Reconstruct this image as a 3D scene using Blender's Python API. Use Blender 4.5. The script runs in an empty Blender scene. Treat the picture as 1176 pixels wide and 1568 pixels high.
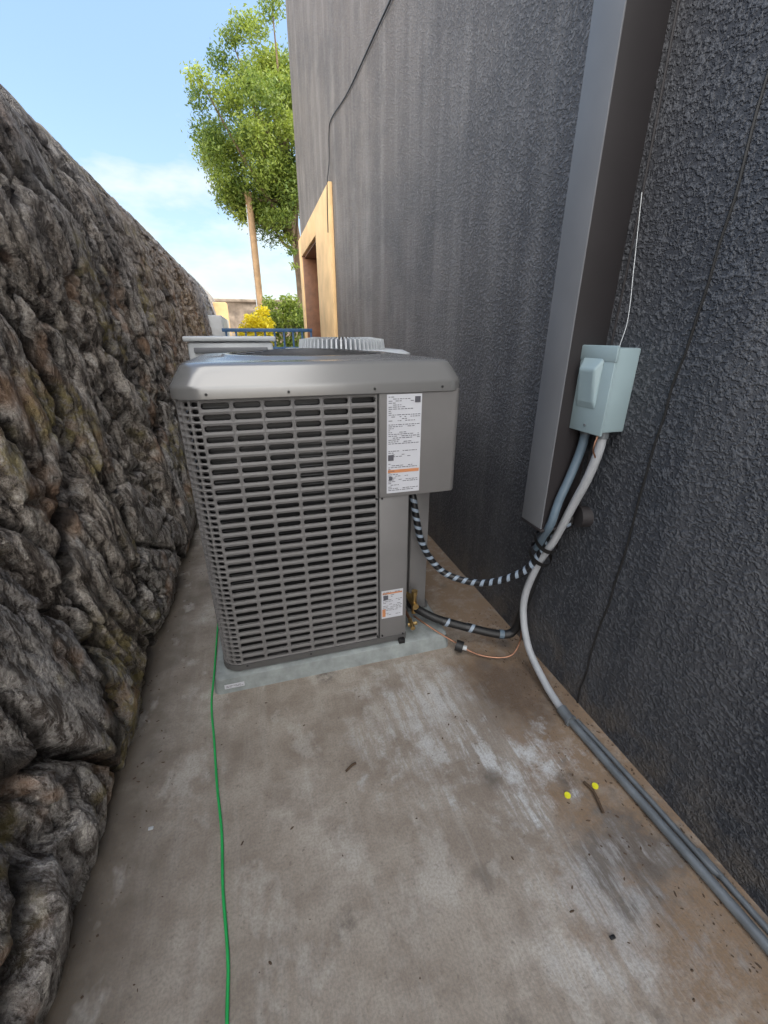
import bpy, bmesh, math, random
from mathutils import Vector, noise, Matrix
random.seed(7)
scene = bpy.context.scene
scene.view_settings.view_transform='Standard'
scene.view_settings.look='None'
scene.view_settings.exposure=0

# ---------------------------------------------------------------- helpers
def link(o, parent=None):
    scene.collection.objects.link(o)
    if parent: o.parent=parent
    return o
def empty(name):
    o=bpy.data.objects.new(name,None); scene.collection.objects.link(o); o.empty_display_size=.1
    return o
def mesh_obj(name, verts, faces, mat=None, parent=None, smooth=False, mats=None, fmat=None):
    me=bpy.data.meshes.new(name); me.from_pydata([tuple(v) for v in verts],[],faces)
    if mats:
        for m in mats: me.materials.append(m)
        if fmat: me.polygons.foreach_set('material_index',fmat)
    elif mat: me.materials.append(mat)
    if smooth: me.polygons.foreach_set('use_smooth',[True]*len(me.polygons))
    me.update()
    o=bpy.data.objects.new(name,me); link(o,parent); return o
def box(name,x0,x1,y0,y1,z0,z1,mat,parent=None,bev=0.0,seg=2):
    bm=bmesh.new(); bmesh.ops.create_cube(bm,size=1)
    for v in bm.verts:
        v.co=Vector(((x0+x1)/2+v.co.x*(x1-x0),(y0+y1)/2+v.co.y*(y1-y0),(z0+z1)/2+v.co.z*(z1-z0)))
    if bev>0:
        bmesh.ops.bevel(bm,geom=bm.edges[:],offset=bev,segments=seg,affect='EDGES',profile=.5)
    me=bpy.data.meshes.new(name); bm.to_mesh(me); bm.free()
    me.materials.append(mat)
    if bev>0: me.polygons.foreach_set('use_smooth',[True]*len(me.polygons)); me.set_sharp_from_angle(angle=math.radians(40))
    o=bpy.data.objects.new(name,me); return link(o,parent)
def catmull(pts,n=8):
    P=[Vector(p) for p in pts]; P=[P[0]*2-P[1]]+P+[P[-1]*2-P[-2]]
    out=[]
    for i in range(1,len(P)-2):
        for k in range(n):
            t=k/n; a,b,c,d=P[i-1],P[i],P[i+1],P[i+2]
            out.append(.5*((2*b)+(-a+c)*t+(2*a-5*b+4*c-d)*t*t+(-a+3*b-3*c+d)*t**3))
    out.append(P[-2]); return out
def tube(name,pts,r,mat,parent=None,seg=12,n=8,smooth=True,rfun=None,spl=True):
    C=catmull(pts,n) if spl else [Vector(p) for p in pts]
    T=[(C[min(i+1,len(C)-1)]-C[max(i-1,0)]).normalized() for i in range(len(C))]
    up=Vector((0,0,1)) if abs(T[0].z)<.9 else Vector((1,0,0))
    N=(up-T[0]*up.dot(T[0])).normalized()
    V=[];F=[];L=[0]
    for i,c in enumerate(C):
        if i: 
            N=(N-T[i]*N.dot(T[i])).normalized(); L.append(L[-1]+(c-C[i-1]).length)
        B=T[i].cross(N); rr=rfun(i/(len(C)-1),L[-1]) if rfun else r
        for k in range(seg):
            a=2*math.pi*k/seg; V.append(c+N*(math.cos(a)*rr)+B*(math.sin(a)*rr))
    uv=[]
    for i in range(len(C)-1):
        for k in range(seg):
            k2=(k+1)%seg
            F.append((i*seg+k,i*seg+k2,(i+1)*seg+k2,(i+1)*seg+k))
            uv+= [(L[i],k/seg),(L[i],(k+1)/seg),(L[i+1],(k+1)/seg),(L[i+1],k/seg)]
    F.append(tuple(range(seg))[::-1]); F.append(tuple((len(C)-1)*seg+k for k in range(seg)))
    o=mesh_obj(name,V,F,mat,parent,smooth)
    if smooth: o.data.set_sharp_from_angle(angle=math.radians(50))
    ul=o.data.uv_layers.new(name='UVMap')
    for i,c in enumerate(uv): ul.data[i].uv=c
    return o
class NT:
    def __init__(s,name):
        s.m=bpy.data.materials.new(name); s.m.use_nodes=True; s.t=s.m.node_tree; s.t.nodes.clear()
        s.out=s.n('ShaderNodeOutputMaterial'); s.b=s.n('ShaderNodeBsdfPrincipled'); s.l(s.b.outputs[0],s.out.inputs[0])
        s.tc=s.n('ShaderNodeTexCoord')
    def n(s,t,**k):
        x=s.t.nodes.new(t)
        for a,b in k.items(): setattr(x,a,b)
        return x
    def l(s,a,b): s.t.links.new(a,b)
    def mapping(s,scale=(1,1,1),rot=(0,0,0),loc=(0,0,0)):
        m=s.n('ShaderNodeMapping'); m.inputs['Scale'].default_value=scale; m.inputs['Rotation'].default_value=rot; m.inputs['Location'].default_value=loc
        s.l(s.tc.outputs['Object'],m.inputs[0]); return m.outputs[0]
    def noise(s,scale,detail=4,rough=.55,vec=None,dist=0):
        x=s.n('ShaderNodeTexNoise'); x.inputs['Scale'].default_value=scale; x.inputs['Detail'].default_value=detail
        x.inputs['Roughness'].default_value=rough; x.inputs['Distortion'].default_value=dist
        s.l(vec or s.tc.outputs['Object'],x.inputs['Vector']); return x.outputs[0]
    def voro(s,scale,vec=None,feature='F1',out=0):
        x=s.n('ShaderNodeTexVoronoi',feature=feature); x.inputs['Scale'].default_value=scale
        s.l(vec or s.tc.outputs['Object'],x.inputs['Vector']); return x.outputs[out]
    def ramp(s,src,stops,interp='LINEAR'):
        r=s.n('ShaderNodeValToRGB'); r.color_ramp.interpolation=interp; e=r.color_ramp.elements
        while len(e)<len(stops): e.new(.5)
        for i,(p,c) in enumerate(stops):
            e[i].position=p; e[i].color=(c[0],c[1],c[2],1) if isinstance(c,(tuple,list)) else (c,c,c,1)
        s.l(src,r.inputs[0]); return r.outputs[0]
    def mix(s,f,a,b,bt='MIX'):
        m=s.n('ShaderNodeMix',data_type='RGBA',blend_type=bt)
        for sock,v in ((m.inputs[0],f),(m.inputs[6],a),(m.inputs[7],b)):
            if isinstance(v,bpy.types.NodeSocket): s.l(v,sock)
            elif isinstance(v,(tuple,list)): sock.default_value=(v[0],v[1],v[2],1)
            else: sock.default_value=v
        return m.outputs[2]
    def math(s,op,a,b=0,c=0):
        m=s.n('ShaderNodeMath',operation=op)
        for i,v in enumerate((a,b,c)):
            if isinstance(v,bpy.types.NodeSocket): s.l(v,m.inputs[i])
            else: m.inputs[i].default_value=v
        return m.outputs[0]
    def maprange(s,v,a,b,c=0,d=1):
        m=s.n('ShaderNodeMapRange'); s.l(v,m.inputs[0])
        for i,x in enumerate((a,b,c,d)): m.inputs[i+1].default_value=x
        return m.outputs[0]
    def bump(s,h,strength=.5,dist=.01):
        b=s.n('ShaderNodeBump'); b.inputs['Strength'].default_value=strength; b.inputs['Distance'].default_value=dist
        s.l(h,b.inputs['Height']); s.l(b.outputs[0],s.b.inputs['Normal']); return b.outputs[0]
    def col(s,c):
        if isinstance(c,bpy.types.NodeSocket): s.l(c,s.b.inputs['Base Color'])
        else: s.b.inputs['Base Color'].default_value=(c[0],c[1],c[2],1)
    def rough(s,r):
        if isinstance(r,bpy.types.NodeSocket): s.l(r,s.b.inputs['Roughness'])
        else: s.b.inputs['Roughness'].default_value=r
    def sep(s):
        x=s.n('ShaderNodeSeparateXYZ'); s.l(s.tc.outputs['Object'],x.inputs[0]); return x.outputs
def simple(name,c,rough=.5,metal=0,var=.15,scale=20,bump=0):
    m=NT(name)
    n=m.noise(scale,3)
    lo=tuple(x*(1-var) for x in c); hi=tuple(min(1,x*(1+var)) for x in c)
    m.col(m.ramp(n,[(.3,lo),(.7,hi)]))
    m.rough(rough); m.b.inputs['Metallic'].default_value=metal
    if bump: m.bump(m.noise(scale*8,2),bump,.002)
    return m.m

# ---------------------------------------------------------------- materials
def mat_concrete():
    m=NT('concrete'); X,Y,Z=m.sep()
    big=m.noise(1.9,5,.62); med=m.noise(7,6,.7); fine=m.noise(150,3,.6)
    c=m.ramp(big,[(.36,(.27,.225,.185)),(.5,(.375,.325,.275)),(.62,(.48,.435,.385))])
    c=m.mix(m.ramp(med,[(.44,0),(.64,.65)]),c,(.225,.18,.145))
    tr=m.noise(1.0,4,.7,m.mapping((16,1.6,1),(0,0,.16)))
    c=m.mix(m.ramp(tr,[(.52,0),(.70,.3)]),c,(.50,.47,.43))
    wx=m.math('ADD',X,m.math('MULTIPLY',m.math('SUBTRACT',m.noise(3.6,5,.72),.5),.9))
    dirt=m.maprange(wx,.66,.88)
    c=m.mix(m.math('MULTIPLY',dirt,m.ramp(m.noise(13,4,.7),[(.36,.45),(.52,.95)])),c,(.235,.155,.095))
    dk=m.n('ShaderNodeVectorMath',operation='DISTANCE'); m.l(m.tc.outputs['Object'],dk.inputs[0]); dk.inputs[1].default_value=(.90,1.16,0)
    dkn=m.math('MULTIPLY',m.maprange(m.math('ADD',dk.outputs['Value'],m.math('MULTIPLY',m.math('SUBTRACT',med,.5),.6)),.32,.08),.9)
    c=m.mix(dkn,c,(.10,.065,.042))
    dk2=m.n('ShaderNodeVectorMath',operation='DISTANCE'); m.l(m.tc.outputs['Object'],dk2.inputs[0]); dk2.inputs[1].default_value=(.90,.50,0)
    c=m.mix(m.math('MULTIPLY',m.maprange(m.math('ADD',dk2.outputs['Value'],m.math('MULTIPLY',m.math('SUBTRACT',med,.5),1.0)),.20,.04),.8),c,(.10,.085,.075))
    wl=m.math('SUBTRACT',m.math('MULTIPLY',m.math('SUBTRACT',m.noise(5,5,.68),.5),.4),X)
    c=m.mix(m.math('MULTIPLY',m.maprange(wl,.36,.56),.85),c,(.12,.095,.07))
    st=m.noise(1.0,5,.75,m.mapping((22,3.5,1),(0,0,.2)))
    for (px,py,r0,am) in ((.50,1.17,.30,.65),(.73,.82,.20,.95),(.74,.42,.24,.45),(.42,.95,.16,.35)):
        d1=m.n('ShaderNodeVectorMath',operation='DISTANCE'); m.l(m.tc.outputs['Object'],d1.inputs[0]); d1.inputs[1].default_value=(px,py,0)
        near=m.maprange(m.math('ADD',d1.outputs['Value'],m.math('MULTIPLY',m.math('SUBTRACT',med,.5),.9)),r0,r0*.25)
        sm=m.math('MULTIPLY',m.ramp(st,[(.44,.10),(.56,1)]),near)
        c=m.mix(m.math('MULTIPLY',sm,am),c,(.58,.59,.60))
    blob=m.ramp(m.noise(3.6,4,.68,m.mapping((1.6,1,1),(0,0,.4),(3,1,0))),[(.56,0),(.64,.45)])
    c=m.mix(m.math('MULTIPLY',blob,m.maprange(X,.75,.5)),c,(.53,.50,.46))
    spots=m.ramp(m.voro(5.0,m.mapping((1,.8,1))),[(.10,.8),(.26,0)])
    c=m.mix(m.math('MULTIPLY',spots,m.ramp(med,[(.42,0),(.54,1)])),c,(.10,.085,.075))
    c=m.mix(m.ramp(m.noise(40,4,.7),[(.61,0),(.71,.6)]),c,(.13,.11,.09))
    c=m.mix(m.ramp(fine,[(.35,.35),(.6,0)]),c,(.14,.13,.12))
    m.col(c); m.rough(.85)
    m.bump(m.math('ADD',m.math('MULTIPLY',fine,.35),m.math('MULTIPLY',m.noise(1.0,3,.6,m.mapping((70,9,1),(0,0,.16))),.6)),.55,.006)
    return m.m
def mat_stucco():
    m=NT('dark_stucco'); X,Y,Z=m.sep()
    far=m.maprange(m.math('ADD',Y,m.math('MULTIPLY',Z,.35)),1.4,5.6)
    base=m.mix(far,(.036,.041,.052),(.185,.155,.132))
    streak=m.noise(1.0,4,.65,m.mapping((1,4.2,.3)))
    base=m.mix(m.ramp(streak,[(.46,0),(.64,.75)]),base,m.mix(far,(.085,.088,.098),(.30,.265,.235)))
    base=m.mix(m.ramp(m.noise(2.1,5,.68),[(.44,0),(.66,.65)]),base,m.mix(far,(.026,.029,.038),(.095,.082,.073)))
    n1=m.noise(72,2,.58,m.mapping((1,1,1.2)),.1)
    n2=m.noise(190,2,.6)
    lace=m.ramp(n1,[(.44,0),(.56,.8),(.68,1)])
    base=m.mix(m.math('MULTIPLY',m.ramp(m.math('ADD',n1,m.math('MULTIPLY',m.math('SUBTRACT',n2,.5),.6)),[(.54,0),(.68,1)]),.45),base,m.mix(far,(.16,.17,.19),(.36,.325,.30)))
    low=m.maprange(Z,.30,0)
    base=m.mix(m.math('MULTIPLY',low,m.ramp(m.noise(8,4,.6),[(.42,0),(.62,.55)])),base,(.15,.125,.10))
    m.col(base); m.rough(.62)
    m.bump(m.math('ADD',lace,m.math('MULTIPLY',n2,.5)),.75,.0055)
    return m.m
def mat_rock():
    m=NT('rock'); X,Y,Z=m.sep()
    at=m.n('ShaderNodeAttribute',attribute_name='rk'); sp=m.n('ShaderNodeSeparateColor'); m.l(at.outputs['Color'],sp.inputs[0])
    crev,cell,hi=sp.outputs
    a=m.noise(2.8,6,.65,m.mapping((1,1.6,.6),(.35,0,0)),.4); b=m.noise(17,6,.78,m.mapping((1,1.5,.45),(.3,0,0)),.6); f=m.noise(85,4,.7)
    c=m.ramp(a,[(.32,(.33,.27,.22)),(.45,(.48,.41,.345)),(.56,(.60,.53,.46)),(.70,(.72,.66,.60))])
    c=m.mix(m.ramp(cell,[(.15,0),(.8,.75)]),c,(.44,.42,.41))
    c=m.mix(m.ramp(b,[(.42,.92),(.50,0)]),c,(.12,.095,.08))
    c=m.mix(m.ramp(b,[(.54,0),(.63,.8)]),c,(.82,.77,.71))
    c=m.mix(m.ramp(f,[(.40,.55),(.52,0)]),c,(.16,.13,.11))
    och=m.math('MULTIPLY',m.ramp(m.noise(1.9,4,.62),[(.52,0),(.61,1)]),m.ramp(m.noise(15,4,.7),[(.44,.05),(.56,.8)]))
    c=m.mix(och,c,(.42,.34,.13))
    rust=m.math('MULTIPLY',m.ramp(m.noise(3.3,3,.6,m.mapping((1,1,1),(1,2,3))),[(.58,0),(.68,.8)]),.8)
    c=m.mix(rust,c,(.46,.27,.16))
    c=m.mix(m.ramp(crev,[(0,.95),(.36,0)]),c,(.035,.028,.024))  # crevices darkened in the colour itself: painted-in shade along with dirt
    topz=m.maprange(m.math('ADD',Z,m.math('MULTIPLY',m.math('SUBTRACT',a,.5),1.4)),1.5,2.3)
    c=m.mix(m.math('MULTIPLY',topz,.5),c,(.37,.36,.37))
    m.col(c); m.rough(.88)
    sharp=m.math('ABSOLUTE',m.math('SUBTRACT',b,.5))
    m.bump(m.math('ADD',m.math('ADD',b,m.math('MULTIPLY',sharp,-1.2)),m.math('MULTIPLY',f,.45)),1.0,.036)
    return m.m
M_conc=mat_concrete(); M_stucco=mat_stucco(); M_rock=mat_rock()
M_unit=simple('unit_grey_paint',(.182,.176,.176),.45,0,.06,6)
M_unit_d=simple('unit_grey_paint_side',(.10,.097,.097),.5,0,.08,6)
M_lid=simple('unit_lid_paint',(.24,.238,.238),.22,.4,.03,3)
def mat_coil():
    m=NT('condenser_coil'); w=m.n('ShaderNodeTexWave',bands_direction='Z'); w.inputs['Scale'].default_value=26; m.l(m.tc.outputs['Object'],w.inputs[0])
    c=m.ramp(w.outputs[0],[(.62,(.006,.006,.007)),(.86,(.11,.11,.115))])
    c=m.mix(m.ramp(m.noise(3.5,2),[(.45,.9),(.6,0)]),c,(.006,.006,.007)); m.col(c); m.rough(.4); return m.m
M_coil=mat_coil()
M_black=simple('black_rubber',(.012,.012,.013),.5,0,.2,40)
M_pad=simple('pad_concrete',(.27,.295,.295),.85,0,.22,18,.6)
M_duct=simple('duct_paint_grey',(.165,.172,.188),.5,0,.06,5)
M_duct2=simple('duct_dark',(.022,.019,.021),.6,0,.1,5)  # darker tone for the downspout sides and other dark trim
M_box=simple('disconnect_paint',(.27,.355,.385),.4,0,.04,8)
M_whip=simple('conduit_light_grey',(.35,.365,.39),.45,0,.08,20)
M_whip2=simple('conduit_blue_grey',(.11,.155,.20),.4,0,.1,20)
M_emt=simple('conduit_dark_grey',(.14,.155,.17),.5,.2,.25,14)
M_brass=simple('brass',(.50,.35,.15),.35,.9,.2,40)
M_copper=simple('copper',(.32,.17,.11),.35,.8,.3,40)
M_white=simple('label_white',(.60,.61,.66),.45,0,.03,10)
M_ink=simple('label_ink',(.10,.10,.12),.5,0,.1,10)
M_orange=simple('label_orange',(.60,.25,.11),.5,0,.05,10)
M_tan=simple('tan_stucco',(.78,.52,.26),.85,0,.16,3,.8)
M_door=simple('door_brown',(.20,.085,.04),.5,0,.25,9)
M_green=simple('green_cord',(.02,.42,.10),.5,0,.1,30)
M_yellow=simple('yellow_plastic',(.80,.76,.03),.5,0,.05,30)
M_stick=simple('twig_bark',(.08,.05,.03),.8,0,.2,30)
M_blue=simple('blue_rail_paint',(.05,.12,.25),.5,0,.1,10)
M_galv=simple('pale_painted_metal',(.52,.54,.56),.4,.1,.06,10)
M_pole=simple('pole_wood',(.42,.27,.15),.8,0,.2,6)
M_bark=simple('bark',(.16,.11,.07),.85,0,.3,8)
M_dirt=simple('dirt',(.30,.25,.19),.9,0,.25,2)
def mat_stripe():
    m=NT('striped_insulation'); uv=m.n('ShaderNodeSeparateXYZ'); m.l(m.tc.outputs['UV'],uv.inputs[0])
    v=m.math('FRACT',m.math('ADD',m.math('MULTIPLY',uv.outputs[0],24),uv.outputs[1]))
    m.col(m.ramp(v,[(0,(.011,.011,.013)),(.60,(.011,.011,.013)),(.62,(.26,.32,.40)),(.98,(.26,.32,.40)),(1,(.011,.011,.013))])); m.rough(.4); return m.m
M_stripe=mat_stripe()
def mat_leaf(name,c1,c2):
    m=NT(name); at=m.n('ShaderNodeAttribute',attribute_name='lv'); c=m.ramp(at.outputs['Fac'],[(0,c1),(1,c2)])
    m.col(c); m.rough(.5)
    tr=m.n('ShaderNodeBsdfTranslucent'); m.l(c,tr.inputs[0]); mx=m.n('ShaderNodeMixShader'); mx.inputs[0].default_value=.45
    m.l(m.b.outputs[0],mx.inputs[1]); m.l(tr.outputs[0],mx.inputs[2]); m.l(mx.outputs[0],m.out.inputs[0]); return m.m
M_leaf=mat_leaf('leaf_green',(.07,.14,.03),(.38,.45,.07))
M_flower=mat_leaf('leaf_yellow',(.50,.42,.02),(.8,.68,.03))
M_farstone=simple('far_stone',(.30,.24,.19),.9,0,.5,3,.8)

# ---------------------------------------------------------------- ground
mesh_obj('ground',[(-100,-100,-.01),(100,-100,-.01),(100,140,-.01),(-100,140,-.01)],[(0,1,2,3)],M_dirt)
mesh_obj('concrete_path',[(-1.0,-4,0),(1.15,-4,0),(1.15,10,0),(-1.0,10,0)],[(0,1,2,3)],M_conc)

# ---------------------------------------------------------------- building
XW=1.13
bld=empty('stucco_house')
D0,D1,DZ=7.35,9.3,2.8
V=[(XW,-4,-.05),(XW,D0,-.05),(XW,D0,DZ),(XW,D0,7.6),(XW,-4,7.6),(XW,D1,-.05),(XW,D1,DZ),(XW,D1,7.6),(XW,9.6,-.05),(XW,9.6,7.6),
   (9,-4,-.05),(9,9.6,-.05),(9,9.6,7.6),(9,-4,7.6)]
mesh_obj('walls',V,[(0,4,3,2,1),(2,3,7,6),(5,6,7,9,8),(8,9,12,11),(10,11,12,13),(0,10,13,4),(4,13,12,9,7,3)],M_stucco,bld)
box('parapet_cap',XW-.06,9.1,-4.1,9.66,7.6,7.72,M_duct2,bld,.01)
box('tan_wall_a',XW-.05,XW-.001,6.08,D0-.01,0,3.1,M_tan,bld,.008)
box('tan_wall_b',XW-.05,XW-.001,D1+.01,9.66,0,3.1,M_tan,bld,.008)
box('tan_lintel',XW-.049,XW-.001,D0-.005,D1+.005,DZ-.02,3.099,M_tan,bld,.004)
box('reveal_near',XW,XW+.5,D0-.03,D0+.02,-.05,DZ,M_door,bld)
box('reveal_far',XW-.03,XW+.5,D1-.08,D1+.005,-.05,DZ-.025,M_door,bld,.004)
box('reveal_top',XW,XW+.5,D0+.02,D1-.08,DZ-.05,DZ+.01,M_door,bld)
box('door_leaf',XW+.40,XW+.45,D0,D1,-.05,DZ,M_door,bld)
box('door_panel',XW+.385,XW+.399,D0+.3,D1-.3,.4,DZ-.3,M_black,bld,.004)
pts=[]
for i in range(60):
    z=i/59*5.0; y=1.01-.052*z+.006*math.sin(z*7)+.010*noise.noise(Vector((z*9,0,0)))
    pts.append((XW-.0005,y,z))
tube('wall_joint',pts,.004,M_black,bld,6,2)
pts=[]
for i in range(60):
    z=i/59*7.0; pts.append((XW-.0005,1.205+.004*math.sin(z*5),.8+z))
tube('duct_sealant',pts,.004,M_duct2,bld,6,2)
tube('wall_cable',[(XW-.01,-1,3.25),(XW-.01,1.5,3.3),(XW-.012,3.68,3.43),(XW-.012,5.0,3.5),(XW-.012,5.9,3.62),(XW-.012,6.1,3.55),(XW-.02,6.12,3.3),(XW-.055,6.13,3.05),(XW-.056,6.2,2.6)],.006,M_black,None,6)
d=empty('square_downspout')
box('duct_body',.992,XW+.001,1.231,1.353,.715,7.5,M_duct2,d,.002)
box('duct_face',.986,.9915,1.228,1.355,.712,7.5,M_duct,d,.002)
box('duct_foot',.985,XW+.001,1.225,1.357,.700,.712,M_duct2,d,.003)
for z in (2.6,4.8): box('strap_%d'%int(z),.982,XW+.001,1.222,1.36,z,z+.03,M_duct,d,.002)

# ---------------------------------------------------------------- disconnect box
db=empty('electrical_disconnect_box')
box('enclosure',1.045,XW+.001,1.085,1.228,1.11,1.365,M_box,db,.005)
box('cover_rim',1.036,1.046,1.078,1.232,1.325,1.372,M_box,db,.004)
box('cover',1.038,1.047,1.082,1.230,1.10,1.330,M_box,db,.003)
hv=[(1.037,1.125,1.18),(1.037,1.215,1.18),(1.037,1.215,1.335),(1.037,1.125,1.335),
    (1.030,1.137,1.20),(1.030,1.205,1.20),(1.016,1.205,1.30),(1.016,1.137,1.30)]
h=mesh_obj('hood',hv,[(0,1,5,4),(1,2,6,5),(2,3,7,6),(3,0,4,7),(4,5,6,7)],M_box,db)
md=h.modifiers.new('b','BEVEL'); md.width=.006; md.segments=3
for y in (1.195,1.118): tube('gland_%d'%int(y*1000),[(1.082,y,1.112),(1.082,y,1.085)],.019,M_emt,db,16,2)
tube('seal_wire',[(1.08,1.12,1.37),(1.10,1.13,1.45),(1.12,1.17,1.6),(1.125,1.2,1.78)],.0011,M_galv,db,6)
tube('tag_wire',[(1.05,1.10,1.11),(1.03,1.09,1.06),(1.04,1.085,1.03)],.003,M_copper,db,6)
tube('cover_screw',[(1.037,1.155,1.125),(1.033,1.155,1.125)],.004,M_emt,db,10,1)

# ---------------------------------------------------------------- conduits
cd=empty('electrical_conduit')
tube('whip_blue',[(1.082,1.195,1.10),(1.080,1.199,1.03),(1.060,1.205,.93),(1.03,1.207,.83),(1.015,1.210,.74),(1.03,1.26,.66),(1.05,1.31,.58)],.0155,M_whip2,cd,14,14)
tube('whip_light',[(1.082,1.118,1.10),(1.082,1.12,1.04),(1.078,1.14,.94),(1.076,1.178,.832),(1.069,1.237,.656),(1.053,1.297,.497),(1.036,1.322,.30),(1.034,1.25,.13),(1.029,1.10,.05),(1.025,.97,.024),(1.025,.95,.022)],.0155,M_whip,cd,14,14)
tube('coupling',[(1.026,.985,.026),(1.026,.935,.022)],.021,M_emt,cd,16,2)
tube('coupling_b',[(1.026,.935,.022),(1.027,.925,.022)],.024,M_emt,cd,16,2)
tube('ground_conduit',[(1.027,.93,.02),(1.035,.7,.02),(1.045,.45,.019),(1.052,.2,.019),(1.06,-.5,.019),(1.06,-3.5,.019)],.0145,M_emt,cd,14,8)
tube('ground_cable',[(1.06,.93,.012),(1.075,.7,.010),(1.085,.4,.010),(1.095,.1,.010),(1.10,-3.5,.010)],.009,M_emt,cd,10,8)
ls=empty('refrigerant_line_set')
tube('line_striped',[(.60,1.63,.80),(.60,1.60,.748),(.615,1.585,.64),(.64,1.58,.535),(.695,1.565,.43),(.77,1.525,.366),(.89,1.43,.365),(1.01,1.33,.46),(1.06,1.28,.59),(1.085,1.24,.70),(1.15,1.20,.76)],.0155,M_stripe,ls,16,14)
tube('line_insulated',[(.62,1.66,.15),(.65,1.59,.15),(.73,1.525,.125),(.88,1.44,.10),(1.00,1.385,.085),(1.05,1.37,.12),(1.06,1.35,.25),(1.065,1.32,.42),(1.07,1.28,.60),(1.09,1.24,.72),(1.15,1.20,.77)],.020,M_black,ls,16,14)
for i,(p,q) in enumerate((((1.03,1.31,.60),(1.09,1.24,.655)),((1.03,1.33,.54),(1.08,1.25,.58)))):
    p=Vector(p);q=Vector(q); c=(p+q)/2
    V=[];F=[];n=28; ax=Vector((.1,.45,-.9)).normalized(); a1=Vector((1,0,0)); a2=ax.cross(a1).normalized(); a1=a2.cross(ax)
    for k in range(n):
        an=2*math.pi*k/n
        for w in (-.012,.012):
            V.append(c+a1*math.cos(an)*.040+a2*math.sin(an)*.056+ax*w)
    for k in range(n):
        k2=(k+1)%n; F.append((2*k,2*k2,2*k2+1,2*k+1))
    mesh_obj('tape_wrap_%d'%i,V,F,M_black,ls,True)
tube('band_a',[(.74,1.518,.122),(.77,1.502,.117)],.0215,M_stripe,ls,16,2)
tube('band_b',[(.84,1.463,.106),(.875,1.443,.101)],.0215,M_stripe,ls,16,2)
tube('band_c',[(.98,1.393,.088),(1.00,1.386,.086)],.0215,M_whip2,ls,16,2)
tube('wall_sleeve',[(1.10,1.175,.775),(1.14,1.165,.775)],.04,M_duct2,ls,20,2)
tube('thin_copper',[(.62,1.60,.12),(.67,1.52,.105),(.75,1.46,.06),(.86,1.36,.02),(.98,1.30,.03),(1.045,1.32,.08),(1.05,1.33,.2)],.0042,M_copper,ls,8,10)
tube('drier_cap',[(.772,1.425,.045),(.80,1.405,.04)],.026,M_black,ls,18,2)
tube('drier_tip',[(.80,1.405,.04),(.815,1.395,.038)],.012,M_galv,ls,14,2)

# ---------------------------------------------------------------- main AC unit
ac=empty('air_conditioner_unit')
LX,RX,FY,BY=-.27,.735,1.50,2.45
ZB,ZT=.11,1.215
R=.08
def cellpanel(name,mapf,s0,s1,z0,z1,nc,nr,mat,parent,bar=.14,gap=.30,depth=.012,rf=.85):
    V=[];F=[]
    cw=(s1-s0)/nc; ch=(z1-z0)/nr
    for i in range(nc):
        for j in range(nr):
            cx=s0+(i+.5)*cw; cz=z0+(j+.5)*ch
            hw=cw/2*(1-bar); hh=ch/2*(1-gap); ox=cw/2; oz=ch/2
            rr=min(hw,hh)*rf; inner=[]; outer=[]
            for (sx,sz,a0) in ((1,1,0),(-1,1,90),(-1,-1,180),(1,-1,270)):
                for k in range(4):
                    a=math.radians(a0+k*30)
                    ix=sx*(hw-rr)+math.cos(a)*rr; iz=sz*(hh-rr)+math.sin(a)*rr
                    inner.append((ix,iz))
                    if k==0: o=(sx*ox if sx*sz>0 else ix, iz if sx*sz>0 else sz*oz)
                    elif k==3: o=(ix if sx*sz>0 else sx*ox, sz*oz if sx*sz>0 else iz)
                    else: o=(sx*ox,sz*oz)
                    outer.append(o)
            b=len(V); n=16
            for (x,z) in outer: V.append(mapf(cx+x,cz+z,0))
            for (x,z) in inner: V.append(mapf(cx+x,cz+z,.002))
            for (x,z) in inner: V.append(mapf(cx+x,cz+z-(hh*.4 if z>0 else 0),depth))
            for k in range(n):
                k2=(k+1)%n
                F.append((b+k,b+k2,b+n+k2,b+n+k)); F.append((b+n+k,b+n+k2,b+2*n+k2,b+2*n+k))
    return mesh_obj(name,V,F,mat,parent)
GA=dict(bar=.12,gap=.42,depth=.012,rf=.7)
cellpanel('front_grille',lambda s,z,d:(s,FY+d,z),LX+R,.412,ZB,ZT-.01,6,29,M_unit,ac,**GA)
def corner(s,z,d):
    a=s/R
    return (LX+R-(R-d)*math.sin(a), FY+R-(R-d)*math.cos(a), z)
cellpanel('corner_grille',corner,0,R*math.pi/2,ZB,ZT-.01,4,46,M_unit,ac,.2,.30)
cellpanel('left_grille',lambda s,z,d:(LX+d,s,z),FY+R,BY-.05,ZB,ZT-.01,8,29,M_unit,ac,**GA)
cellpanel('right_grille',lambda s,z,d:(RX-d,s,z),1.76,BY-.05,ZB,ZT-.01,6,29,M_unit,ac,**GA)
cellpanel('back_grille',lambda s,z,d:(s,BY-d,z),LX+.05,RX-.05,ZB,ZT-.01,8,29,M_unit,ac,**GA)
box('back_post_l',LX,LX+.05,BY-.05,BY,.08,ZT,M_unit,ac,.01)
box('back_post_r',RX-.05,RX,BY-.05,BY,.08,ZT,M_unit,ac,.01)
def rrect(x0,x1,y0,y1,rf,n=10):
    out=[]
    for (cx,cy,a0,r) in ((x1-rf[0],y0+rf[0],-90,rf[0]),(x1-rf[1],y1-rf[1],0,rf[1]),(x0+rf[2],y1-rf[2],90,rf[2]),(x0+rf[3],y0+rf[3],180,rf[3])):
        for k in range(n):
            a=math.radians(a0+90*k/(n-1)); out.append((cx+r*math.cos(a),cy+r*math.sin(a)))
    return out
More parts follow.
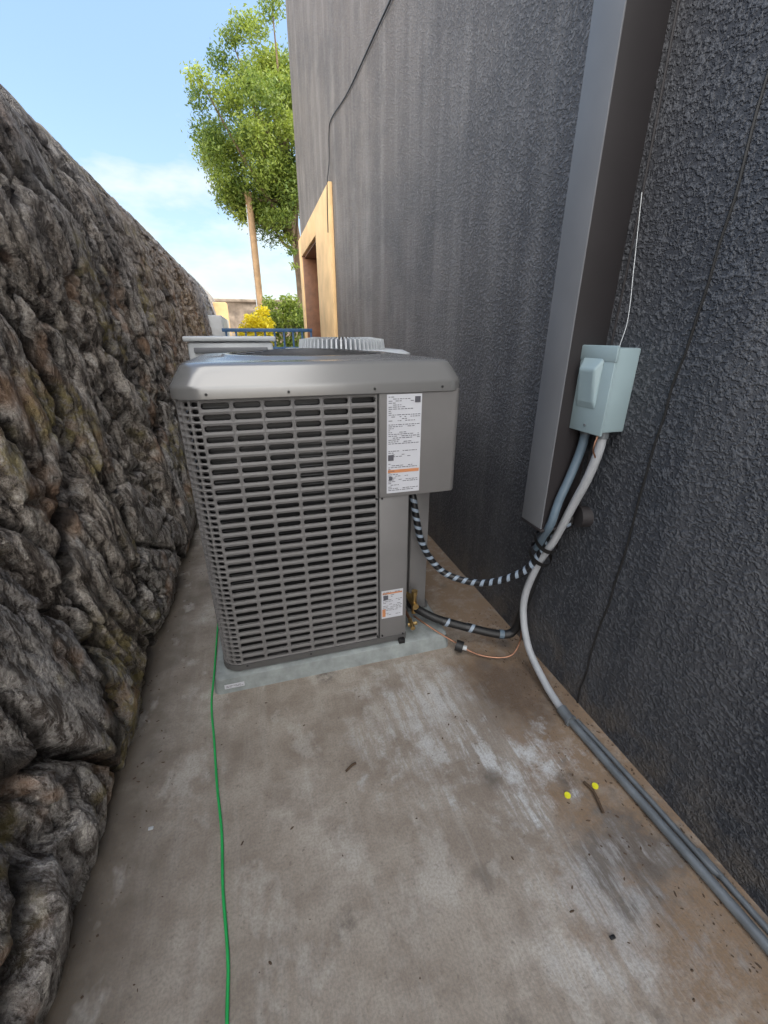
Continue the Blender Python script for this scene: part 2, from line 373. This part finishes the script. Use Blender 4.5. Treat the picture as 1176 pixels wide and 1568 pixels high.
def loft(name,secs,mat,parent,captop=True,smooth=True,capbot=True,ang=35):
    V=[];F=[];n=len(secs[0][0])
    for pts,z in secs:
        for p in pts: V.append((p[0],p[1],z))
    for i in range(len(secs)-1):
        for k in range(n):
            k2=(k+1)%n; F.append((i*n+k,i*n+k2,(i+1)*n+k2,(i+1)*n+k))
    if capbot: F.append(tuple(range(n))[::-1])
    if captop: F.append(tuple((len(secs)-1)*n+k for k in range(n)))
    o=mesh_obj(name,V,F,mat,parent,smooth)
    if smooth: o.data.set_sharp_from_angle(angle=math.radians(ang))
    return o
loft('condenser_coil',[(rrect(LX+.035,.50,FY+.035,BY-.04,[.02,.04,.06,.05]),.09),(rrect(LX+.035,.50,FY+.035,BY-.04,[.02,.04,.06,.05]),ZT)],M_coil,ac)
box('coil_right',.50,RX-.035,1.76,BY-.04,.09,ZT,M_coil,ac)
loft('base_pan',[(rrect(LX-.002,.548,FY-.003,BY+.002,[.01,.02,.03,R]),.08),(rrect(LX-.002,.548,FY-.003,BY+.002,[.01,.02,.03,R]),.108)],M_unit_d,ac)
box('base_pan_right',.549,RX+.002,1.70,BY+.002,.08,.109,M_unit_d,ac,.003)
box('seam_strip',.412,.418,FY-.001,FY+.02,.09,ZT,M_black,ac)
box('lower_panel',.418,.545,FY,1.70,.082,.812,M_unit,ac,.006)
box('recess_back',.545,.62,1.70,1.76,.11,.812,M_unit_d,ac,.002)
box('recess_post',.625,RX-.02,1.685,1.78,.09,.812,M_unit,ac,.006)
loft('electrical_cabinet',[(rrect(.420,RX+.005,FY-.006,1.76,[.022,.003,.003,.004]),.806),(rrect(.418,RX+.008,FY-.008,1.76,[.024,.003,.003,.004]),.812),(rrect(.418,RX+.008,FY-.008,1.76,[.024,.003,.003,.004]),ZT)],M_unit,ac)
cx,cy=(LX+RX)/2,(FY+BY)/2; RF=.335
def ring(ofs): 
    return rrect(LX-.010+ofs,RX+.014-ofs,FY-.014+ofs,BY+.012-ofs,[max(.012,.05-ofs*.3),max(.02,.09-ofs*.5),.09,.092],12)
def resample(pts,n,c):
    out=[];m=len(pts)
    for k in range(n):
        a=-math.pi+2*math.pi*(k+.5)/n; d=Vector((math.cos(a),math.sin(a)))
        best=None
        for i in range(m):
            p=Vector(pts[i])-Vector(c); q=Vector(pts[(i+1)%m])-Vector(c); e=q-p
            den=d.x*(-e.y)+d.y*e.x
            if abs(den)<1e-12: continue
            t=(p.x*(-e.y)+p.y*e.x)/den; u=(d.x*p.y-d.y*p.x)/den
            if t>0 and -1e-6<=u<=1+1e-6: best=t if best is None else max(best,t)
        out.append((c[0]+d.x*best,c[1]+d.y*best))
    return out
NL=240
prof=[(0.006,1.205),(0,1.210),(0,1.240),(.001,1.247),(.004,1.253),(.022,1.285),(.034,1.305),(.039,1.311),(.047,1.3155),(.06,1.318),(.09,1.320)]
secs=[(resample(ring(o),NL,(cx,cy)),z) for o,z in prof]
circ=lambda r:[(cx+r*math.cos(-math.pi+2*math.pi*(k+.5)/NL),cy+r*math.sin(-math.pi+2*math.pi*(k+.5)/NL)) for k in range(NL)]
secs+=[(circ(RF+.03),1.322),(circ(RF+.022),1.330),(circ(RF+.008),1.332),(circ(RF),1.326),(circ(RF-.005),1.22)]
loft('lid',secs,M_lid,ac,False,True,False,50)
loft('fan_well',[(circ(RF-.003)[::4],1.10),(circ(RF-.003)[::4],1.12)],M_black,ac)
tube('fan_motor',[(cx,cy,1.12),(cx,cy,1.28)],.08,M_black,ac,24,2)
for b in range(3):
    a=b*2*math.pi/3; V=[];F=[]
    for i in range(7):
        r=.08+i*.035
        for s,zz in ((-.28-.02*i,1.20),(.28+.02*i,1.26)):
            V.append((cx+r*math.cos(a+s),cy+r*math.sin(a+s),zz))
    for i in range(6): F.append((2*i,2*i+1,2*i+3,2*i+2))
    mesh_obj('fan_blade_%d'%b,V,F,M_black,ac,True)
for i in range(9):
    r=.05+i*.035; z=1.346-.02*(r/.34)**2
    tube('guard_ring_%d'%i,[(cx+r*math.cos(t*math.pi/24),cy+r*math.sin(t*math.pi/24),z) for t in range(49)],.0022,M_unit_d,ac,6,1)
for i in range(12):
    a=i*math.pi/6
    tube('guard_spoke_%d'%i,[(cx+r*math.cos(a),cy+r*math.sin(a),1.342-.02*(r/.34)**2) for r in (.02,.12,.22,.30,.342)],.003,M_unit_d,ac,6,2)
for i,(x,z) in enumerate(((-.16,1.225),(.10,1.225),(.40,1.225),(.402,1.19),(.407,.80),(.43,.80),(.407,.66),(.407,.12),(.66,1.225),(.43,.12),(.53,.11),(-.17,.10),(.1,.097))):
    yy=FY-.015 if z>1.21 else FY-.001
    tube('screw_%d'%i,[(x,yy+.002,z),(x,yy-.003,z)],.0045,M_black,ac,10,1)
def label(name,x0,x1,z0,z1,y,parent,rows,seed,orange=None,blank=()):
    rnd=random.Random(seed)
    V=[(x0,y,z0),(x1,y,z0),(x1,y,z1),(x0,y,z1)];F=[(0,1,2,3)];fm=[0]
    def rect(a,b,c,d,mi,k=1):
        n=len(V); yy=y-.0006*k; V.extend([(a,yy,c),(b,yy,c),(b,yy,d),(a,yy,d)]); F.append((n,n+1,n+2,n+3)); fm.append(mi)
    if orange:
        for (a,b) in orange: rect(x0+.004,x1-.004,a,b,2)
    zz=z1-.008
    while zz>z0+.006:
        x=x0+.006
        skip=any(a<zz<b for a,b in blank)
        while x<x1-.012 and not skip:
            w=rnd.uniform(.004,.016)
            if rnd.random()<.8: rect(x,min(x+w,x1-.005),zz-.0024,zz,1,2)
            x+=w+.003
            if rnd.random()<.08: break
        zz-=rows
    return mesh_obj(name,V,F,None,parent,False,[M_white,M_ink,M_orange],fm)
label('rating_label',.447,.583,.822,1.203,FY-.0095,ac,.0072,3,[(.905,.918)],((1.00,1.02),(.945,.965)))
box('qr_block',.555,.577,FY-.0115,FY-.0108,1.172,1.194,M_ink,ac)
box('mark_a',.452,.474,FY-.0115,FY-.0108,.955,.978,M_ink,ac)
box('mark_b',.455,.470,FY-.0115,FY-.0108,.875,.890,M_ink,ac)
label('warning_label',.427,.527,.215,.362,FY-.0015,ac,.008,5,[(.342,.35)],())
box('warning_icon',.435,.457,FY-.0036,FY-.0029,.315,.337,M_ink,ac)
box('warning_strip',.43,.445,FY-.0036,FY-.0029,.225,.265,M_orange,ac)
tube('service_valve',[(.625,1.70,.18),(.625,1.585,.18)],.016,M_brass,ac,14,2)
tube('service_valve_stem',[(.625,1.61,.13),(.625,1.61,.235)],.012,M_brass,ac,12,2)
tube('valve_cap',[(.625,1.61,.235),(.625,1.61,.258)],.016,M_brass,ac,6,2)
tube('small_valve',[(.59,1.57,.125),(.585,1.51,.118)],.011,M_brass,ac,12,2)
tube('small_valve_cap',[(.57,1.54,.118),(.615,1.54,.122)],.009,M_brass,ac,6,2)
tube('valve_pipe',[(.59,1.68,.13),(.59,1.57,.125)],.008,M_copper,ac,10,2)
box('pad_foot',.505,.535,1.474,1.495,.072,.095,M_black,ac,.004)
pd=loft('equipment_pad',[(rrect(-.315,.765,1.468,2.55,[.03]*4),0),(rrect(-.305,.755,1.478,2.54,[.03]*4),.066),(rrect(-.297,.747,1.486,2.53,[.03]*4),.072)],M_pad,None)
label('pad_sticker',-.27,-.19,.022,.045,1.4735-.0035,pd,.006,9)

# ---------------------------------------------------------------- units behind
u2=empty('air_conditioner_unit.001')
box('cabinet',.22,1.02,2.85,3.65,.07,1.22,M_galv,u2,.02)
loft('top_cap',[(rrect(.20,1.04,2.83,3.67,[.06]*4),1.22),(rrect(.21,1.03,2.84,3.66,[.06]*4),1.29),(rrect(.25,.99,2.88,3.62,[.06]*4),1.31)],M_galv,u2)
V=[];F=[]
for i in range(60):
    a=2*math.pi*i/60; r0,r1=.20,.31; da=.035
    for (aa) in (a-da/2,a+da/2):
        V+= [(.62+r1*math.cos(aa),3.2+r1*math.sin(aa),1.31),(.62+(r1-.01)*math.cos(aa),3.2+(r1-.01)*math.sin(aa),1.375),(.62+r0*math.cos(aa),3.2+r0*math.sin(aa),1.39),(.62+r0*math.cos(aa),3.2+r0*math.sin(aa),1.31)]
    b=i*8; F+=[(b,b+4,b+5,b+1),(b+1,b+5,b+6,b+2),(b,b+1,b+2,b+3),(b+4,b+7,b+6,b+5)]
mesh_obj('fan_guard',V,F,M_galv,u2)
tube('fan_hub',[(.62,3.2,1.31),(.62,3.2,1.37)],.19,M_duct,u2,24,1)
box('louvers',.25,.99,2.842,2.849,.2,1.15,M_duct,u2)
u3=empty('air_conditioner_unit.002')
box('cabinet',-.42,.14,3.25,3.95,.07,1.36,M_galv,u3,.02)
for i in range(14):
    z=.25+i*.08
    box('louver_%d'%i,-.38,.10,3.235,3.249,z,z+.035,M_duct,u3,.004)
box('top_panel',-.44,.16,3.23,3.97,1.362,1.395,M_galv,u3,.01)

# ---------------------------------------------------------------- stone wall on the left
def grad(p):
    return (noise.noise(p*5.1+Vector((11,0,0))),noise.noise(p*5.1+Vector((0,17,0))))
def rock_disp(y,z):
    w=Vector((noise.noise(Vector((y*1.1,z*1.0,3.1))),noise.noise(Vector((y*1.1,z*1.0,9.7))),0))*.32
    ca,sa=math.cos(.22),math.sin(.22)
    q=Vector(((y+w.x)*ca+(z+w.y)*sa, -(y+w.x)*sa+(z+w.y)*ca,0))
    P=Vector((q.x*2.9,q.y*1.15,0.3)); d,p=noise.voronoi(P)
    e=d[1]-d[0]; cell=abs(noise.noise(p[0]*3.7))*2
    s=min(1,e/.13); s=s*s*(3-2*s)
    g=grad(p[0]); tilt=(g[0]*(P.x-p[0].x)+g[1]*(P.y-p[0].y))*.26
    P2=Vector((q.x*8.5+w.x*5,q.y*2.9,2.3)); d2,p2=noise.voronoi(P2); e2=min(1,(d2[1]-d2[0])/.15)
    g2=grad(p2[0]); tilt2=(g2[0]*(P2.x-p2[0].x)+g2[1]*(P2.y-p2[0].y))*.15
    fr=noise.ridged_multi_fractal(Vector((q.x*7,q.y*2.2,cell*5)),.75,2.3,7,1.0,2.0)
    fi=noise.fractal(Vector((q.x*20,q.y*8,1.7)),.55,2.1,6)
    dd=.07*s+.06*(cell-.4)+tilt+tilt2+.058*(fr-1.0)+.034*e2+.024*fi
    if dd>.06: dd=.06+.07*math.tanh((dd-.06)/.07)
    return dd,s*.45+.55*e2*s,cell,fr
ys=[];y=-1.4
while y<14:
    ys.append(y); y+=(.05 if y<-.2 else .009 if y<2.2 else .018 if y<3.8 else .05)
zs=[i*.0118-.05 for i in range(219)]
V=[];F=[];col=[]
for y in ys:
    ht=2.47+.08*max(0,min(1,(4.6-y)/2.0))+.05*noise.noise(Vector((y*.8,5,0)))+.025*noise.noise(Vector((y*3,8,0)))
    for z in zs:
        zz=z/2.52*ht
        dd,cr,ce,fr=rock_disp(y,zz)
        amp=(.55+.45*max(0,zz)/.15) if zz<.15 else (1-.5*max(0,min(1,(zz-1.9)/.5)))
        b=-.665-.115*zz-.12*max(0,(zz-2.2)/.3)**2
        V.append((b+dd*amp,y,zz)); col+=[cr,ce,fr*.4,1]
    V.append((-1.5,y,ht+.05*noise.noise(Vector((y,1,1))))); col+=[1,.5,.5,1]
    V.append((-1.9,y,-.05)); col+=[1,.5,.5,1]
m=len(zs)+2
for i in range(len(ys)-1):
    for j in range(m-1):
        a=i*m+j; F.append((a,a+1,a+m+1,a+m))
e0=(len(ys)-1)*m
F.append(tuple(e0+j for j in range(m))[::-1])
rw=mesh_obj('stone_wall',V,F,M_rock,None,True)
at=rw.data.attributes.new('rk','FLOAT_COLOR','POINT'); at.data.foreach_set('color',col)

fw=empty('boundary_wall')
V=[];F=[];fx=[-6+i*.15 for i in range(90)]; fz=[i*.15 for i in range(17)]
for x in fx:
    for z in fz: V.append((x,17+.12*noise.noise(Vector((x*3,z*3,0))),z*1.03+.04*noise.noise(Vector((x*2,0,4)))))
for i in range(len(fx)-1):
    for j in range(len(fz)-1): a=i*17+j; F.append((a,a+17,a+18,a+1))
mesh_obj('stone_face',V,F,M_farstone,fw,True)
box('coping',-6,7.4,16.9,17.4,2.46,2.56,M_farstone,fw,.02)
box('garden_parapet',-.95,-.50,9.2,12,0,1.75,M_galv,None,.02)
gp=box('sunlit_end_standin',-1.05,-.50,12.05,12.55,0,2.15,M_tan,None,.03)  # added tan block standing in for the sunlit end of the stone wall
rl=empty('metal_railing')
for i in range(10): box('picket_%d'%i,-.45+i*.17,-.415+i*.17,8.7,8.73,0,1.5,M_blue,rl)
for k,z in enumerate((1.46,1.14,.5)): box('rail_%d'%k,-.5,1.12,8.69,8.745,z,z+.06,M_blue,rl,.004)
pl=empty('utility_pole')
tube('shaft',[(.34,14,0),(.34,14,3),(.33,14,4.9)],.10,M_pole,pl,14,3)
tube('ground_wire',[(.25,13.93,0),(.25,13.93,3),(.25,13.93,4.6)],.015,M_galv,pl,6,2)

# ---------------------------------------------------------------- foliage
def foliage(name,clumps,n,size,mat,parent,seed,droop=.3):
    rnd=random.Random(seed); V=[];F=[];lv=[]
    tot=sum(c[3]**2 for c in clumps)
    for (x,y,z,r,br) in clumps:
        k=int(n*r*r/tot)
        for _ in range(k):
            d=Vector((rnd.gauss(0,1),rnd.gauss(0,1),rnd.gauss(0,1))).normalized()
            rad=r*rnd.random()**.42*(1+.55*noise.noise(d*3.0+Vector((x,y,z))))*(1+(.3 if rnd.random()<.08 else 0))
            p=Vector((x,y,z))+Vector((d.x,d.y,d.z*.85))*rad
            nrm=Vector((rnd.gauss(0,1),rnd.gauss(0,1),rnd.gauss(0,.8)+.3)).normalized()
            t=nrm.cross(Vector((rnd.gauss(0,1),rnd.gauss(0,1),-droop*3))).normalized(); b=nrm.cross(t)
            s=size*rnd.uniform(.6,1.3); i0=len(V)
            V+=[p-t*s,p-b*s*.38,p+t*s,p+b*s*.38]; F.append((i0,i0+1,i0+2,i0+3))
            v=min(1,max(0,br+rnd.uniform(-.25,.25))); lv+=[v]*4
    o=mesh_obj(name,V,F,mat,parent)
    a=o.data.attributes.new('lv','FLOAT','POINT'); a.data.foreach_set('value',lv); return o
tr=empty('leafy_tree')
rnd=random.Random(11)
tx,ty=1.75,14.4
tube('trunk',[(tx,ty,0),(tx-.05,ty,1.5),(tx-.1,ty-.05,3),(tx-.25,ty,4.4),(tx-.3,ty,6)],.2,M_bark,tr,12,4,rfun=lambda t,L:.24*(1-t)+.07)
cl=[]
for i in range(84):
    while True:
        d=Vector((rnd.uniform(-1,1),rnd.uniform(-1,1),rnd.uniform(-1,1)))
        if .25<d.length<1: break
    zz=6.15+d.z*1.95; sc=1.0 if d.z<.1 else 1-.5*(d.z-.1)
    px=1.15+d.x*1.7*sc+(d.z*.25)
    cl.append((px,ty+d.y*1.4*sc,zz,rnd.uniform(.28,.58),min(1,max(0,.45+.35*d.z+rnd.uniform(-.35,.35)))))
for (x,z,r) in ((-.5,6.9,.35),(-.6,6.5,.28),(-.25,5.3,.42),(.1,4.9,.4),(.0,7.5,.35),(.6,8.0,.35),(1.2,4.3,.3),(1.3,3.9,.25),(1.35,3.55,.16),(1.38,3.2,.12),(-.5,6.0,.4),(-.2,4.75,.34),(.1,4.45,.34),(.45,4.55,.4),(.7,4.5,.4),(1.3,8.5,.35),(.95,8.3,.35),(-.45,5.6,.3),(.3,7.8,.3),(.9,4.3,.35),(-.35,5.0,.3)):
    cl.append((x,ty-.4+rnd.uniform(-.5,.3),z,r,rnd.uniform(.15,.8)))
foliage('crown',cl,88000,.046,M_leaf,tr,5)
for i,c in enumerate(cl[::3]):
    s=Vector((tx-.25,ty,rnd.uniform(3.6,5.4))); e=Vector(c[:3]); mid=(s+e)/2+Vector((0,0,-.15))
    tube('limb_%d'%i,[s,mid,e],.03,M_bark,tr,6,4,rfun=lambda t,L:.055*(1-t)+.012)
sh=empty('garden_shrub')
foliage('shrub_leaves',[(.5,13,1.7,.45,.4),(.95,13,1.9,.5,.5),(1.4,13.2,1.8,.5,.3),(.7,13.1,1.0,.6,.4),(1.3,13,1.0,.6,.4),(.1,13.3,1.3,.4,.3),(1.1,12.9,2.25,.25,.6),(.55,12.9,2.2,.2,.5)],9000,.05,M_leaf,sh,8)
for i in range(5): tube('stem_%d'%i,[(.8,13.1,0),(.5+i*.22,13.1,1.7)],.02,M_bark,sh,6,2)
fl=empty('yellow_flower_bush')
foliage('blossoms',[(.05,12,1.72,.22,.6),(.3,12,1.6,.3,.5),(-.1,12,1.45,.25,.4),(.35,12.1,1.95,.16,.8),(.15,12,1.2,.35,.3)],3500,.045,M_flower,fl,9)
for i in range(5): tube('stem_%d'%i,[(.15,12.1,0),(-.1+i*.12,12.05,1.5)],.015,M_bark,fl,6,2)

# ---------------------------------------------------------------- small things
tube('green_cord',[(-.33,2.6,.01),(-.335,2.2,.008),(-.332,1.9,.007),(-.325,1.6,.006),(-.322,1.42,.006),(-.300,1.25,.006),(-.275,1.05,.006),(-.252,.9,.006),(-.240,.75,.006),(-.220,.6,.006),(-.217,.5,.006),(-.21,.2,.006),(-.2,-1,.006)],.0042,M_green,None,8,8)
tube('yellow_plug',[(.945,.70,.001),(.945,.70,.006)],.010,M_yellow,None,18,1)
tube('yellow_plug.001',[(.835,.70,.001),(.835,.70,.006)],.010,M_yellow,None,18,1)
tube('twig',[(.915,.72,.008),(.92,.68,.012),(.905,.62,.006)],.005,M_stick,None,8,4)
tube('twig.001',[(.15,.985,.005),(.175,1.0,.007),(.19,1.005,.005)],.004,M_stick,None,8,4)
box('dark_chip',.70,.715,.365,.373,.001,.007,M_black,None,.002)
def debris():
    rnd=random.Random(4); bm=bmesh.new()
    for i in range(900):
        q=rnd.random()
        if q<.66: x=1.12-abs(rnd.gauss(0,.13)); y=rnd.uniform(.1,1.7)
        elif q<.9: x=rnd.uniform(-.66,-.46); y=rnd.uniform(.2,3)
        else: x=rnd.uniform(-.5,.9); y=rnd.uniform(.2,1.4)
        s=.0009+.0026*rnd.random()**2
        r=bmesh.ops.create_icosphere(bm,subdivisions=1,radius=s)
        ax=rnd.uniform(.7,3.0); an=rnd.uniform(0,3.14)
        for v in r['verts']:
            a,b=v.co.x*ax,v.co.y; v.co=Vector((a*math.cos(an)-b*math.sin(an)+x,a*math.sin(an)+b*math.cos(an)+y,v.co.z*.5+s*.35))
    me=bpy.data.meshes.new('ground_debris'); bm.to_mesh(me); bm.free(); me.materials.append(M_stick)
    link(bpy.data.objects.new('ground_debris',me))
debris()
box('white_chip',-.47,-.455,.97,.98,.001,.005,M_galv,None,.002)

# ---------------------------------------------------------------- world, sun
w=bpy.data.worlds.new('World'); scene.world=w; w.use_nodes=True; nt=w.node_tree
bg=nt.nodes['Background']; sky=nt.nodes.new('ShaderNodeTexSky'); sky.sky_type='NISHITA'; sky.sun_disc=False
SE=math.radians(52); AZ=math.radians(110)
sky.sun_elevation=SE; sky.sun_rotation=AZ; sky.air_density=1.0; sky.dust_density=.4
N=nt.nodes.new; L=nt.links.new
tc=N('ShaderNodeTexCoord'); mp=N('ShaderNodeMapping'); mp.inputs['Scale'].default_value=(1,1,2.6)
nz=N('ShaderNodeTexNoise'); nz.inputs['Scale'].default_value=2.2; nz.inputs['Detail'].default_value=6; nz.inputs['Roughness'].default_value=.55
L(tc.outputs['Generated'],mp.inputs[0]); L(mp.outputs[0],nz.inputs['Vector'])
sp=N('ShaderNodeSeparateXYZ'); L(tc.outputs['Generated'],sp.inputs[0])
def mr(src,a,b,c,d):
    m=N('ShaderNodeMapRange'); L(src,m.inputs[0])
    for i,x in enumerate((a,b,c,d)): m.inputs[i+1].default_value=x
    return m.outputs[0]
def mm(op,a,b):
    m=N('ShaderNodeMath'); m.operation=op
    for i,v in enumerate((a,b)):
        if isinstance(v,bpy.types.NodeSocket): L(v,m.inputs[i])
        else: m.inputs[i].default_value=v
    return m.outputs[0]
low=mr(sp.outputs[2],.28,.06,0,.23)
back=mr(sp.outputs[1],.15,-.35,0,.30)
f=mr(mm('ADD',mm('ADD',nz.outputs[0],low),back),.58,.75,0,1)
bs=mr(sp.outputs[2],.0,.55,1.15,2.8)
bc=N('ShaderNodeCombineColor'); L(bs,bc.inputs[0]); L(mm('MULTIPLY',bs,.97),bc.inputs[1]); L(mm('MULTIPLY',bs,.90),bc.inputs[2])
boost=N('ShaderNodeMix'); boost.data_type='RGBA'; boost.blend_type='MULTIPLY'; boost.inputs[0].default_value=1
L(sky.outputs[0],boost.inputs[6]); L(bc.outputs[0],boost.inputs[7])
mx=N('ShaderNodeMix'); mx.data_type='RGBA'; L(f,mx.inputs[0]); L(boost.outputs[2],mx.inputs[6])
br=mr(sp.outputs[1],.2,-.3,8,30)  # unseen clouds behind the camera, added bright to light the shaded passage
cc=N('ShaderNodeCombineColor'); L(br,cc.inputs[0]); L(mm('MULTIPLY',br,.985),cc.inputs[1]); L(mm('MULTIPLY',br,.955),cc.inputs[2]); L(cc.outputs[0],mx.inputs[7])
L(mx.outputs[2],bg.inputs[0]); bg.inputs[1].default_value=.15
sl=bpy.data.lights.new('sun','SUN'); sl.energy=5.0; sl.angle=math.radians(.5); sl.color=(1,.94,.84)
so=bpy.data.objects.new('sun',sl); scene.collection.objects.link(so)
dv=Vector((math.sin(AZ)*math.cos(SE),math.cos(AZ)*math.cos(SE),math.sin(SE)))
so.rotation_euler=dv.to_track_quat('Z','Y').to_euler()

# ---------------------------------------------------------------- camera
cam=bpy.data.cameras.new('camera'); co=bpy.data.objects.new('camera',cam); scene.collection.objects.link(co)
cam.sensor_fit='HORIZONTAL'; cam.sensor_width=36; cam.lens=640/1176*36; cam.clip_start=.01; cam.clip_end=500
p=math.radians(22.9); psi=math.radians(16.3)
fwd=Vector((math.sin(psi)*math.cos(p),math.cos(psi)*math.cos(p),-math.sin(p)))
co.location=(0,0,1.4); co.rotation_euler=fwd.to_track_quat('-Z','Y').to_euler()
scene.camera=co
